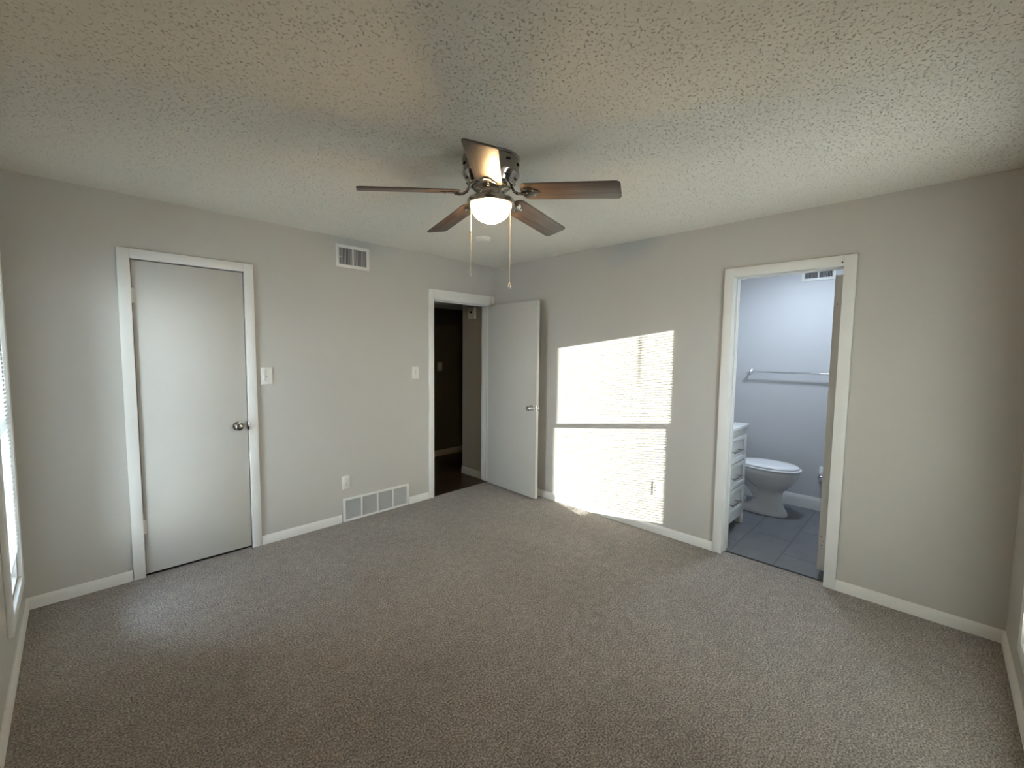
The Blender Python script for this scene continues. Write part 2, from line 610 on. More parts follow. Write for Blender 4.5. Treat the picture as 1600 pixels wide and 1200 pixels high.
# bathroom
BXF, BYB = 1.64, -1.985
slab('floor_bathroom', 0.055, BXF, -3.95, BYB, -0.06, -0.002, M['tile'], 'dark grey large format tile floor of the bathroom', 'floor')
slab('wall_bathroom_far', BXF, BXF + 0.1, -4.05, BYB + 0.1, -0.06, H, M['bath_wall'], 'pale blue grey bathroom wall with the towel bar', 'wall')
slab('wall_bathroom_left', TW, BXF, BYB, BYB + 0.1, -0.06, H, M['bath_wall'], 'bathroom wall behind the vanity and toilet', 'wall')
slab('wall_bathroom_right', TW, BXF, -4.05, -3.95, -0.06, H, M['bath_wall'], 'bathroom wall hidden behind the opened bathroom door', 'wall')
slab('ceiling_bathroom', TW, BXF + 0.1, -4.05, BYB + 0.1, H, H + 0.1, M['bath_wall'], 'bathroom ceiling above the doorway', 'ceiling')
# outdoors
slab('ground', -60, 60, -60, 60, -0.32, -0.30, M['bounce_ground'], 'pale light-bouncing ground outside the windows', 'ground')


# ------------------------------------------------------------------ baseboards
def bb_profile(h, t):
    return [(0, 0), (t, 0), (t, h * 0.72), (t * 0.85, h * 0.80), (t * 0.62, h * 0.90), (t * 0.35, h), (0, h)]


def baseboard(name, p0, p1, out, label, h=0.068, t=0.014, z=0.0):
    o = MB().prism(bb_profile(h, t), (p0[0], p0[1], z), (p1[0], p1[1], z), out=out).build(name, M['trim'], smooth=30)
    return tag(o, label, 'baseboard', kind='structure')


baseboard('baseboard_left', (W + 0.0, 0), (-3.161, 0), (0, -1, 0), 'white baseboard left of the closet door')
baseboard('baseboard_left', (-2.414, 0), (-1.790, 0), (0, -1, 0), 'white baseboard between the closet door and the return grille')
baseboard('baseboard_left', (-1.120, 0), (-0.889, 0), (0, -1, 0), 'short white baseboard between return grille and hall doorway')
baseboard('baseboard_right', (0, -0.017), (0, -2.472), (-1, 0, 0), 'white baseboard under the sunlit patch')
baseboard('baseboard_right', (0, -3.233), (0, D), (-1, 0, 0), 'white baseboard right of the bathroom doorway')
baseboard('baseboard_window_left', (W, 0), (W, D), (1, 0, 0), 'white baseboard running below the left window')
baseboard('baseboard_window_right', (W, D), (0, D), (0, 1, 0), 'white baseboard along the far right wall')
baseboard('baseboard_hall', (-0.035, TW + 0.018), (-0.035, 0.516), (-1, 0, 0), 'white baseboard of the short hall wall', 0.085, 0.014, -0.004)
baseboard('baseboard_hall', (-2.3, HY), (1.6, HY), (0, -1, 0), 'dim baseboard along the far hall wall', 0.085, 0.014, -0.004)
baseboard('baseboard_bathroom', (BXF, BYB), (BXF, -3.95), (-1, 0, 0), 'tall white baseboard behind the toilet', 0.12, 0.016, -0.002)
# threshold between carpet and tile
tag(MB().prism([(0, 0), (0.018, 0), (0.018, 0.003), (0.013, 0.007), (0.005, 0.007), (0, 0.003)],
               (0.052, BA0 - 0.002, -0.001), (0.052, BA3 + 0.002, -0.001), out=(1, 0, 0)).build('transition_strip', M['black'], smooth=30),
    'thin black floor strip between the carpet and the bathroom tile', 'floor strip')


# ------------------------------------------------------------------ doors
def casing_frame(mb, a, b_, top, w, tk, axis, face, sgn, w_r=None, w_t=None, ov=0.004, foot=0.0):
    """picture-frame casing legs and head around an opening a..b (a<b) on a wall face"""
    w_r = w if w_r is None else w_r
    w_t = w if w_t is None else w_t
    f0, f1 = face, face + sgn * tk

    def bx(u0, u1, z0, z1):
        if axis == 'y':
            mb.box(u0, u1, f0, f1, z0, z1, bev=0.003)
        else:
            mb.box(f0, f1, u0, u1, z0, z1, bev=0.003)
    bx(a - w, a + ov, foot, top + w_t)
    bx(b_ - ov, b_ + w_r, foot, top + w_t)
    bx(a + ov, b_ - ov, top - ov, top + w_t)


def jamb_set(mb, a, b_, top, axis, d0, d1, stop=None, foot=0.0):
    """jamb boards lining an opening, d0..d1 through the wall; stop=(s0,s1) bead position"""
    tk = 0.02

    def bx(u0, u1, e0, e1, z0, z1):
        if axis == 'y':
            mb.box(u0, u1, e0, e1, z0, z1)
        else:
            mb.box(e0, e1, u0, u1, z0, z1)
    bx(a - tk, a, d0, d1, foot, top + tk)
    bx(b_, b_ + tk, d0, d1, foot, top + tk)
    bx(a, b_, d0, d1, top, top + tk)
    if stop:
        s0, s1 = stop
        bx(a, a + 0.011, s0, s1, foot, top)
        bx(b_ - 0.011, b_, s0, s1, foot, top)
        bx(a + 0.011, b_ - 0.011, s0, s1, top - 0.011, top)


def knob_parts(parent, at, out, mtl, both=False):
    """round passage knob on a rose; at = point on leaf face (local), out = +-1 along local y"""
    x, y, z = at
    prof = [(0.033, 0.0), (0.033, 0.003), (0.030, 0.007), (0.014, 0.010), (0.0115, 0.014), (0.0115, 0.027),
            (0.016, 0.031), (0.024, 0.037), (0.0275, 0.045), (0.0275, 0.052), (0.024, 0.059), (0.015, 0.063), (0.0085, 0.0635),
            (0.0080, 0.062), (0.0005, 0.062)]
    rose = MB().lathe([(r, out * h) for r, h in prof[:6]], 28, (x, y, z), 'y').build('rose', mtl, parent)
    k = MB().lathe([(r, out * h) for r, h in prof[5:]], 28, (x, y, z), 'y').build('knob', mtl, parent)
    return rose, k


def hinge(parent, x, y, z, h=0.089, mtl=None):
    mb = MB()
    for i in range(3):
        z0 = z - h / 2 + i * h / 3
        mb.lathe([(0.0058, z0 + 0.0008), (0.0058, z0 + h / 3 - 0.0008)], 12, (x, y, 0))
    mb.lathe([(0.0035, z - h / 2 - 0.003), (0.0035, z + h / 2 + 0.003)], 10, (x, y, 0))
    mb.box(x - 0.020, x + 0.016, y + 0.0045, y + 0.0060, z - h / 2, z + h / 2)
    return mb.build('hinge', mtl or M['trim'], parent)


# closet door (closed)
d1 = root('door_1', 'closed white flush closet door in white casing, round nickel knob', 'door', ((CL0 + CL3) / 2, 0, 0), kind='structure')
dx = d1.location.x
mb = MB()
casing_frame(mb, CL0 - dx, CL3 - dx, DTOP, 0.060, 0.017, 'y', 0.0, -1, ov=0.001)
mb.build('casing', M['trim'], d1)
mb = MB()
jamb_set(mb, CL0 - dx, CL3 - dx, DTOP, 'y', 0.001, TW, (0.043, 0.056))
mb.build('jamb', M['trim'], d1)
leaf1 = MB().box(CL0 + 0.0055 - dx, CL3 - 0.0045 - dx, 0.002, 0.037, 0.016, DTOP - 0.0065, bev=0.0015).build('leaf', M['door'], d1)
knob_parts(leaf1, (-2.545 - dx, 0.002, 0.935), -1, M['pewter'])
for hz in (1.826, 0.335):
    hinge(d1, CL0 + 0.002 - dx, -0.006, hz)
MB().box(CL3 - 0.012 - dx, CL3 + 0.001 - dx, -0.0188, -0.0005, 0.905, 0.965, bev=0.001).build('strike_plate', M['pewter'], d1)

# hall door (open into the bedroom)
d2 = root('door_2', 'white flush hall door standing open beside the dark doorway', 'door', ((HA0 + HA3) / 2, 0, 0), kind='structure')
dx = d2.location.x
mb = MB()
casing_frame(mb, HA0 - dx, HA3 - dx, HTOP, 0.055, 0.017, 'y', 0.0, -1, w_r=0.058, w_t=0.099)
casing_frame(mb, HA0 - dx, HA3 - dx - 0.0, HTOP, 0.055, 0.017, 'y', TW, 1, w_r=0.026, w_t=0.06)
mb.build('casing', M['trim'], d2)
mb = MB()
jamb_set(mb, HA0 - dx, HA3 - dx, HTOP, 'y', 0.001, TW - 0.001, (0.043, 0.056))
mb.build('jamb', M['trim'], d2)
# leaf built in its own frame: hinge pin at origin, leaf along +x, room face at -y when closed
piv = bpy.data.objects.new('leaf_pivot', None)
LW = 0.757
lf = MB().box(0.010, 0.010 + LW, 0.008, 0.043, 0.014, HTOP - 0.005, bev=0.0015).build('leaf', M['door'], d2)
# closed, the leaf runs from the pin toward -x: mirror by rotating 180 deg about z and opening 87.5 deg
PINX, PINY = -0.071, -0.024
lf.location = (PINX - dx, PINY, 0)
# local +x -> direction of leaf; local +y -> hall-facing side when closed (now facing -x)
ang = math.radians(-90 - 2.6)
lf.rotation_euler = (0, 0, ang)
bpy.data.objects.remove(piv)


def flip_y(o):
    for v in o.data.vertices:
        v.co.y = -v.co.y
    o.data.flip_normals()


flip_y(lf)     # thickness now lies on local -y, which turns to -x in the room
for out, yy in ((-1, -0.043), (1, -0.008)):
    knob_parts(lf, (0.010 + LW - 0.060, yy, 0.935), out, M['chrome'])
MB().box(0.010 + LW - 0.001, 0.010 + LW + 0.0012, -0.037, -0.014, 0.905, 0.965, bev=0.0005).build('latch_plate', M['chrome'], lf)
MB().box(0.010 + LW, 0.010 + LW + 0.010, -0.031, -0.020, 0.926, 0.944, bev=0.002).build('latch_bolt', M['chrome'], lf)
for hz in (1.80, 0.27):
    mb = MB()
    for i in range(3):
        mb.lathe([(0.0058, hz - 0.045 + i * 0.03 + 0.001), (0.0058, hz - 0.045 + i * 0.03 + 0.029)], 12, (PINX - dx, PINY, 0))
    mb.box(PINX - 0.028 - dx, PINX - 0.002 - dx, PINY - 0.002, PINY + 0.0, hz - 0.045, hz + 0.045)
    mb.build('hinge', M['trim'], d2)

# bathroom door (swung into the bathroom, seen by its hinge edge)
d3 = root('door_3', 'bathroom doorway in white casing, its door swung inward showing hinge edge', 'door', (0, (BA0 + BA3) / 2, 0), kind='structure')
dy = d3.location.y
mb = MB()
casing_frame(mb, BA3 - dy, BA0 - dy, DTOP, 0.060, 0.017, 'x', 0.0, -1)
casing_frame(mb, BA3 - dy, BA0 - dy, DTOP, 0.060, 0.017, 'x', TW, 1)
mb.build('casing', M['trim'], d3)
mb = MB()
jamb_set(mb, BA3 - dy, BA0 - dy, DTOP, 'x', 0.001, TW - 0.001, (0.055, 0.070))
mb.build('jamb', M['trim'], d3)
lf3 = MB().box(0.0, 0.61, -0.0, 0.042, 0.040, DTOP - 0.035, bev=0.0015).build('leaf', M['door'], d3)
lf3.location = (0.136, -3.150 - dy, 0)
lf3.rotation_euler = (0, 0, math.radians(0.6))
for hz, holes in ((0.245, ((0.026, 0.030), (0.016, 0.0), (0.022, -0.032))), (1.80, ((0.022, 0.030),))):
    hp = MB().box(-0.0012, 0.0, 0.006, 0.038, hz - 0.045, hz + 0.045).build('hinge_plate', M['door'], lf3)
    for hy, dz in holes:
        MB().lathe([(0.0032, -0.0022), (0.0032, -0.0008)], 12, (0, hy, hz + dz), 'x').build('screw_hole', M['dark'], hp)
knob_parts(lf3, (0.55, 0.042, 0.935), 1, M['pewter'])
MB().lathe([(0.0035, 0.0), (0.0035, 0.01)], 10, (-0.0165, BA3 + 0.012 - dy, 2.064)).build('nail_hole', M['dark'], d3)


# ------------------------------------------------------------------ windows and blinds
def window(name, n_units, width, label, loc, rz, mull=0.085):
    """unit in local frame: opening centred on x, wall inner face at y=0, outdoors at +y"""
    r = root(name, label, 'window', loc, rz, kind='structure')
    a, b_ = -width / 2, width / 2
    mb = MB()
    cw, ck = 0.060, 0.018
    mb.box(a - cw, a + 0.004, -ck, 0, ZB - cw, ZT + cw, bev=0.003)
    mb.box(b_ - 0.004, b_ + cw, -ck, 0, ZB - cw, ZT + cw, bev=0.003)
    mb.box(a + 0.004, b_ - 0.004, -ck, 0, ZT - 0.004, ZT + cw, bev=0.003)
    mb.box(a + 0.004, b_ - 0.004, -ck, 0, ZB - cw, ZB + 0.004, bev=0.003)
    mb.build('casing', M['trim'], r)
    mb = MB()
    fr = 0.018
    mb.box(a, a + fr, 0.002, EW, ZB, ZT)
    mb.box(b_ - fr, b_, 0.002, EW, ZB, ZT)
    mb.box(a + fr, b_ - fr, 0.002, EW, ZT - fr, ZT)
    mb.box(a + fr, b_ - fr, 0.002, EW, ZB, ZB + 0.014)
    uw = (width - 2 * fr - mull * (n_units - 1)) / n_units
    for i in range(n_units - 1):
        x0 = a + fr + uw * (i + 1) + mull * i
        mb.box(x0, x0 + mull, 0.05, EW, ZB + 0.014, ZT - fr)
    mb.build('frame', M['trim'], r)
    zm = 1.155
    for i in range(n_units):
        x0 = a + fr + i * (uw + mull)
        x1 = x0 + uw
        for (nm, y0, y1, z0, z1, rb, rt) in (('lower_sash', 0.058, 0.084, ZB + 0.014, zm + 0.018, 0.026, 0.036),
                                             ('upper_sash', 0.092, 0.118, zm - 0.024, ZT - fr, 0.036, 0.030)):
            st = 0.032
            mb = MB()
            mb.box(x0, x0 + st, y0, y1, z0, z1)
            mb.box(x1 - st, x1, y0, y1, z0, z1)
            mb.box(x0 + st, x1 - st, y0, y1, z0, z0 + rb)
            mb.box(x0 + st, x1 - st, y0, y1, z1 - rt, z1)
            s = mb.build(nm, M['trim'], r)
            yc = (y0 + y1) / 2
            MB().box(x0 + st - 0.004, x1 - st + 0.004, yc - 0.002, yc + 0.002, z0 + rb - 0.004, z1 - rt + 0.004).build('glass', M['glass'], s)
    return r, uw, fr


def blind(name, w, zbot, tilt, label, loc, rz, wand=0.45, wand_x=None):
    """mini blind hung at y=0 of its local frame, centred on x; local z = world z"""
    r = root(name, label, 'blind', loc, rz, group=None)
    top = ZT - 0.020
    MB().box(-w / 2, w / 2, -0.013, 0.013, top - 0.026, top, bev=0.002).build('headrail', M['slat'], r)
    mb = MB()
    pitch = 0.0215
    z = top - 0.040
    ct, st = math.cos(tilt), math.sin(tilt)
    while z > zbot + 0.016:
        ring0, ring1 = [], []
        pts = []
        for i in range(7):
            u = -0.0125 + 0.025 * i / 6
            h = 0.0018 * (1 - (u / 0.0125) ** 2)
            pts.append((u * ct - h * st, u * st + h * ct))
        prof = pts + [(p[0], p[1] - 0.0006) for p in pts[::-1]]
        mb.loft([[(x, p[0], z + p[1]) for p in prof] for x in (-w / 2, w / 2)])
        z -= pitch
    mb.build('slats', M['slat'], r, smooth=60)
    MB().box(-w / 2, w / 2, -0.011, 0.011, zbot, zbot + 0.010, bev=0.002).build('bottom_rail', M['slat'], r)
    for s in (-1, 1):
        for yy in (-0.0135, 0.0135):
            MB().tube([(s * w * 0.30, yy, top - 0.026), (s * w * 0.30, yy, zbot + 0.005)], 0.0007, 5).build('ladder_cord', M['cord'], r)
    if wand:
        wx = -w / 2 + 0.05 if wand_x is None else wand_x
        MB().tube([(wx, -0.019, top - 0.02), (wx, -0.021, top - wand)], 0.0042, 8).build('tilt_wand', M['plastic'], r)
    return r


wy = (WIN_W[0] + WIN_W[1]) / 2
window('window_1', 1, WIN_W[1] - WIN_W[0], 'narrow white double-hung window at the far left edge', (W, wy, 0), math.radians(90))
wx = (WIN_D[0] + WIN_D[1]) / 2
window('window_2', 2, WIN_D[1] - WIN_D[0], 'white window casing just showing at the far right edge', (wx, D, 0), math.radians(180))
FR = 0.018
bw = (WIN_W[1] - WIN_W[0]) - 2 * FR - 0.012
blind('mini_blind', bw, 0.45, 0.0, 'white mini blind with open slats in the left edge window', (W - 0.001, wy, 0), math.radians(90))
UW = (WIN_D[1] - WIN_D[0] - 2 * FR - 0.085) / 2
blind('mini_blind', UW - 0.004, 0.315, math.radians(-12), 'white mini blind with open slats casting the striped sunlight', (WIN_D[1] - FR - UW / 2, D - 0.030, 0), math.radians(180),
      wand_x=-UW / 2 + 0.10)
blind('mini_blind', UW - 0.006, 0.300, math.radians(76), 'unseen white mini blind added beside the sunlit one, shut against the sun', (WIN_D[0] + FR + UW / 2, D - 0.030, 0), math.radians(180))  # unseen blind added shut to keep a second sun patch off the door


# ------------------------------------------------------------------ ceiling fan
FX, FY, BZ = -1.879, -1.992, 2.286
fan = root('ceiling_fan', 'five-blade brown ceiling fan with lit frosted bowl light and two pull chains', 'ceiling fan', (FX, FY, H))


def fz(z):
    return z - H


MB().lathe([(0.142, 0.0), (0.142, -0.010), (0.138, -0.014), (0.137, -0.062), (0.140, -0.067), (0.141, -0.076), (0.137, -0.084),
            (0.128, -0.096), (0.118, -0.110), (0.112, -0.120), (0.108, -0.126), (0.096, -0.130), (0.085, -0.131)], 56).build('motor_housing', M['pewter'], fan)
for k in range(10):
    a = 2 * PI * k / 10 + 0.2
    c, s = math.cos(a), math.sin(a)
    mb = MB()
    pts = [(0.1235 * c - u * s, 0.1235 * s + u * c, -0.1035) for u in (-0.016, -0.008, 0, 0.008, 0.016)]
    pts = [(p[0] * 0.1242 / math.hypot(p[0], p[1]), p[1] * 0.1242 / math.hypot(p[0], p[1]), p[2]) for p in pts]
    mb.tube(pts, [0.0008, 0.0034, 0.0036, 0.0034, 0.0008], 8)
    mb.build('cooling_slot', M['dark'], fan)
    mb = MB()
    mb.tube([(0.1382 * c - 0.010 * s, 0.1382 * s + 0.010 * c, -0.036), (0.1382 * c + 0.010 * s, 0.1382 * s - 0.010 * c, -0.036)], 0.0042, 8)
    mb.build('side_slot', M['dark'], fan)
MB().lathe([(0.088, -0.130), (0.088, -0.140), (0.062, -0.143), (0.055, -0.148), (0.055, -0.176), (0.050, -0.184)], 40).build('rotor_hub', M['nickel'], fan)
MB().lathe([(0.050, -0.150), (0.048, -0.176), (0.060, -0.186), (0.098, -0.190), (0.114, -0.194), (0.118, -0.200), (0.118, -0.217), (0.114, -0.221),
            (0.104, -0.221)], 48).build('light_fitter', M['nickel'], fan)
prof = []
for i in range(11):
    a = PI / 2 * i / 10
    prof.append((max(0.0008, 0.1025 * math.cos(a)), -0.216 - 0.088 * math.sin(a)))
MB().lathe(prof, 48, cap=False).build('glass_bowl', M['bowl'], fan)
pd = bpy.data.lights.new('fan_bulb', 'POINT')
pd.energy = 38.0
pd.color = (1.0, 0.70, 0.40)
pd.shadow_soft_size = 0.03
pl = bpy.data.objects.new('fan_bulb', pd)
COL.objects.link(pl)
pl.parent = fan
pl.location = (0, 0, -0.250)

TH0 = math.radians(223.72)
RP = 0.632
PITCH = math.radians(12.8)
DROOP = math.radians(5.15)


def blade_outline():
    """(r, half width) along the blade, rounded at both ends"""
    pts = []
    r0, r1 = 0.158, RP
    w0, w1 = 0.0655, 0.0685
    def hw(r):
        return w0 + (w1 - w0) * (r - r0) / (r1 - r0)
    top = []
    for i in range(7):                      # root end, rounded
        a = PI / 2 * i / 6
        top.append((r0 + 0.034 * (1 - math.cos(a)), (hw(r0 + 0.034)) * (0.25 + 0.75 * math.sin(a))))
    for r in (0.28, 0.38, 0.48, 0.56):
        top.append((r, hw(r)))
    rc = 0.022
    for i in range(6):
        a = PI / 2 * i / 5
        top.append((r1 - rc + rc * math.sin(a), hw(r1) - rc + rc * math.cos(a)))
    return top


out_ = blade_outline()
proto = None
for k in range(5):
    a = TH0 + k * 2 * PI / 5
    if proto is None:
        mb = MB()
        ring = out_ + [(r, -w) for r, w in out_[::-1]]
        th = 0.0055
        lo = [(r, w, -th / 2) for r, w in ring]
        hi = [(r, w, th / 2) for r, w in ring]
        mb.loft([lo, hi])
        bl = mb.build('blade', M['blade'], fan, smooth=30, bev=0.0012)
        # blade iron: curved arm, then a three-lobed plate under the blade root
        mb = MB()
        cp, sp = math.cos(PITCH), math.sin(PITCH)
        mb.tube([(0.080, 0.0, 0.060), (0.096, 0.0, 0.046), (0.108, 0.0, 0.022), (0.122, 0.0, 0.000), (0.142, 0.0, -0.012), (0.160, 0, -0.0125), (0.180, 0, -0.009)],
                [0.0075, 0.0075, 0.0070, 0.0070, 0.0070, 0.0075, 0.0085], 12)
        plate = []
        for i in range(28):
            q = 2 * PI * i / 28
            lob = 1.0 + 0.20 * math.cos(3 * q)
            plate.append((0.205 + 0.038 * lob * math.cos(q), 0.036 * lob * math.sin(q)))
        mb.loft([[(x, y, -0.0080) for x, y in plate], [(x, y, -0.0028) for x, y in plate]])
        ir = mb.build('blade_iron', M['pewter'], bl, smooth=35, bev=0.001)
        scs = []
        for sx, sy in ((0.225, 0.020), (0.225, -0.020), (0.187, 0.0)):
            scs.append(MB().lathe([(0.0058, -0.0078), (0.0058, -0.0100), (0.0035, -0.0118), (0.0004, -0.0122)], 14, (sx, sy, 0))
                       .build('screw', M['chrome'], bl, smooth=35))
        proto = (bl, ir, *scs)
    else:
        bl = proto[0].copy(); COL.objects.link(bl); bl.parent = fan
        for p in proto[1:]:
            q = p.copy(); COL.objects.link(q); q.parent = bl
    bl.location = (0, 0, fz(BZ))
    bl.rotation_euler = (Matrix.Rotation(a, 3, 'Z') @ Matrix.Rotation(DROOP, 3, 'Y') @ Matrix.Rotation(-PITCH, 3, 'X')).to_euler()


def pull_chain(px_side, zend, label_pend):
    # side: unit offset across the view, hanging from the fitter rim
    ux, uy = px_side
    mb = MB()
    z = fz(2.228)
    mb.tube([(ux * 0.92, uy * 0.92, z + 0.012), (ux, uy, z + 0.006), (ux, uy, fz(zend) + 0.02)], 0.0011, 6)
    zz = z
    n = 0
    while zz > fz(zend) + 0.02 and n < 120:
        mb.sphere((ux, uy, zz), 0.0019, 6)
        zz -= 0.0052
        n += 1
    c = mb.build('pull_chain', M['chain'], fan)
    if label_pend == 'ball':
        MB().lathe([(0.0015, 0.022), (0.004, 0.018), (0.0085, 0.010), (0.0095, 0.002), (0.007, -0.006), (0.003, -0.010)], 16,
                   (ux, uy, fz(zend))).build('pendant', M['chain'], c)
    else:
        mbp = MB()
        mbp.lathe([(0.001, 0.014), (0.0036, 0.011), (0.0036, 0.003), (0.001, 0.0)], 12, (ux, uy, fz(zend) + 0.008))
        mbp.build('pendant', M['chain'], c)
        MB().lathe([(0.001, 0.012), (0.0034, 0.009), (0.0034, 0.003), (0.001, 0.0)], 12, (ux, uy, fz(2.082))).build('coupling', M['pewter'], c)
    return c


pull_chain((-0.0773, 0.0603), 1.862, 'pin')
pull_chain((0.0592, -0.0783), 1.822, 'ball')

# ------------------------------------------------------------------ smoke detector
sd = root('smoke_detector', 'round white smoke detector on the ceiling behind the fan', 'smoke detector', (-0.926, -0.858, H))
MB().lathe([(0.064, 0.0), (0.064, -0.008), (0.060, -0.012)], 40).build('mounting_base', M['plastic'], sd)
MB().lathe([(0.058, -0.011), (0.058, -0.020), (0.055, -0.026), (0.046, -0.032), (0.030, -0.036), (0.012, -0.037), (0.0005, -0.037)], 40).build('cover', M['plastic'], sd)
MB().lathe([(0.006, -0.036), (0.006, -0.039), (0.004, -0.040)], 14, (0.025, 0.0, 0)).build('test_button', M['plastic'], sd)


# ------------------------------------------------------------------ vents
def register(name, label, loc, rz, w, h, n, tilt_l, tilt_r, lever=True):
    """supply register, local: plate in x-z plane, facing -y"""
    r = root(name, label, 'air vent', loc, rz)
    fw = 0.027
    mb = MB()
    for x0, x1, z0, z1 in ((-w / 2, -w / 2 + fw, -h / 2, h / 2), (w / 2 - fw, w / 2, -h / 2, h / 2),
                           (-w / 2 + fw, w / 2 - fw, h / 2 - fw, h / 2), (-w / 2 + fw, w / 2 - fw, -h / 2, -h / 2 + fw),
                           (-0.006, 0.006, -h / 2 + fw, h / 2 - fw)):
        mb.box(x0, x1, -0.008, -0.0002, z0, z1, bev=0.0018)
    mb.build('frame', M['trim'], r)
    MB().box(-w / 2 + 0.012, w / 2 - 0.012, -0.0022, -0.0006, -h / 2 + 0.012, h / 2 - 0.012).build('duct_opening', M['duct'], r)
    for side, tl in ((-1, tilt_l), (1, tilt_r)):
        x0, x1 = (-w / 2 + fw, -0.006) if side < 0 else (0.006, w / 2 - fw)
        mb = MB()
        for i in range(n):
            xc = x0 + (x1 - x0) * (i + 0.5) / n
            c, s = math.cos(tl), math.sin(tl)
            hw = 0.0045
            q = [(xc - hw * s, -0.0048 - hw * c * 0.5), (xc + hw * s, -0.0048 + hw * c * 0.5)]
            nx, ny = c * 0.0006, -s * 0.0006
            poly = [(q[0][0] + nx, q[0][1] + ny), (q[1][0] + nx, q[1][1] + ny), (q[1][0] - nx, q[1][1] - ny), (q[0][0] - nx, q[0][1] - ny)]
            mb.loft([[(p[0], p[1], zz) for p in poly] for zz in (-h / 2 + fw, h / 2 - fw)])
        mb.build('louvers', M['grey_plastic'], r, smooth=0)
    if lever:
        MB().tube([(-w / 2 + 0.020, -0.008, -0.008), (-w / 2 + 0.028, -0.016, -0.010), (-w / 2 + 0.036, -0.020, -0.010)], 0.0025, 8).build('damper_lever', M['plastic'], r)
    return r


register('supply_vent', 'white supply air vent high on the wall left of the hall door', (-1.651, 0, 2.287), 0, 0.297, 0.19, 9, math.radians(-25), math.radians(48))
register('supply_vent', 'white air vent high on the bathroom wall above the towel bar', (BXF, -2.757, 2.288), -PI / 2, 0.275, 0.165, 9, math.radians(12), math.radians(-20), lever=False)

rg = root('return_grille', 'low wide white return air grille with four panels at the floor', 'air vent', (-1.455, 0, 0))
w, h0, h1 = 0.654, 0.001, 0.210
mb = MB()
fw = 0.024
for x0, x1, z0, z1 in ((-w / 2, -w / 2 + fw, h0, h1), (w / 2 - fw, w / 2, h0, h1), (-w / 2 + fw, w / 2 - fw, h1 - 0.020, h1), (-w / 2 + fw, w / 2 - fw, h0, h0 + 0.020)):
    mb.box(x0, x1, -0.018, -0.0002, z0, z1, bev=0.002)
pw = (w - 2 * fw - 3 * 0.014) / 4
for i in range(3):
    x0 = -w / 2 + fw + pw * (i + 1) + 0.014 * i
    mb.box(x0, x0 + 0.014, -0.018, -0.0002, h0 + 0.020, h1 - 0.020, bev=0.001)
mb.build('frame', M['trim'], rg)
MB().box(-w / 2 + 0.012, w / 2 - 0.012, -0.0032, -0.0006, h0 + 0.01, h1 - 0.01).build('duct_opening', M['dark'], rg)
for i in range(4):
    x0 = -w / 2 + fw + (pw + 0.014) * i
    mb = MB()
    nb = 15
    for k in range(nb):
        z = h0 + 0.020 + (h1 - h0 - 0.040) * (k + 0.5) / nb
        poly = [(0.0150, z - 0.0062), (0.0156, z - 0.0056), (0.0048, z + 0.0062), (0.0042, z + 0.0056)]
        mb.loft([[(x, -p[0], p[1]) for p in poly] for x in (x0 - 0.002, x0 + pw + 0.002)])
    mb.build('louvers', M['grey_plastic'], rg, smooth=0)


# ------------------------------------------------------------------ switches and outlets
def plate(r, w, h):
    return MB().box(-w / 2, w / 2, -0.0062, -0.0002, -h / 2, h / 2, bev=0.0022).build('plate', M['plastic'], r)


sw = root('light_switch', 'white toggle light switch left of the hall doorway', 'light switch', (-1.035, 0, 1.287), 0, group=None)
plate(sw, 0.080, 0.116)
MB().box(-0.0055, 0.0055, -0.0068, -0.0055, -0.013, 0.013).build('toggle_slot', M['grey_plastic'], sw)
MB().loft([[(-0.0042, -0.0062, -0.007), (0.0042, -0.0062, -0.007), (0.0042, -0.0062, 0.004), (-0.0042, -0.0062, 0.004)],
           [(-0.0034, -0.0165, -0.012), (0.0034, -0.0165, -0.012), (0.0034, -0.0165, -0.006), (-0.0034, -0.0165, -0.006)]]).build('toggle', M['plastic'], sw, bev=0.0008)
for z in (0.030, -0.030):
    MB().lathe([(0.0032, -0.0060), (0.0032, -0.0070), (0.002, -0.0074)], 12, (0, 0, z), 'y').build('screw', M['grey_plastic'], sw)

sw2 = root('light_switch', 'white plate with raised paddle switch right of the closet door', 'light switch', (-2.347, 0, 1.297), 0)
plate(sw2, 0.083, 0.128)
MB().box(-0.026, -0.008, -0.0130, -0.0055, -0.038, 0.040, bev=0.0045, seg=3).build('paddle', M['plastic'], sw2)
MB().lathe([(0.003, -0.0060), (0.003, -0.0068), (0.001, -0.0070)], 12, (-0.001, 0, -0.005), 'y').build('screw', M['dark'], sw2)

hs_ = root('light_switch', 'dim switch plate on the dark far wall of the hall', 'light switch', (0.288, HY, 1.277), 0)
plate(hs_, 0.080, 0.118)
MB().box(-0.017, 0.017, -0.0085, -0.0055, -0.033, 0.033, bev=0.0015).build('rocker', M['plastic'], hs_)

ot = root('wall_outlet', 'white duplex wall outlet above the return grille', 'outlet', (-1.748, 0, 0.349), 0)
plate(ot, 0.072, 0.116)
for z in (0.0195, -0.0195):
    rc = MB().lathe([(0.0165, -0.0055), (0.0165, -0.0078), (0.0155, -0.0082)], 24, (0, 0, z), 'y').build('receptacle', M['plastic'], ot)
    MB().box(-0.0072, -0.0056, -0.0086, -0.0080, z + 0.001, z + 0.009).build('slot', M['dark'], rc)
    MB().box(0.0056, 0.0072, -0.0086, -0.0080, z + 0.002, z + 0.009).build('slot', M['dark'], rc)
    MB().lathe([(0.0024, -0.0080), (0.0024, -0.0086)], 12, (0, 0, z - 0.006), 'y').build('ground_hole', M['dark'], rc)
MB().lathe([(0.003, -0.0060), (0.003, -0.0068), (0.002, -0.0072)], 12, (0, 0, 0), 'y').build('screw', M['grey_plastic'], ot)
dup(ot, (0, -2.010, 0.372), -PI / 2, 'white duplex wall outlet at the edge of the sunlit patch')

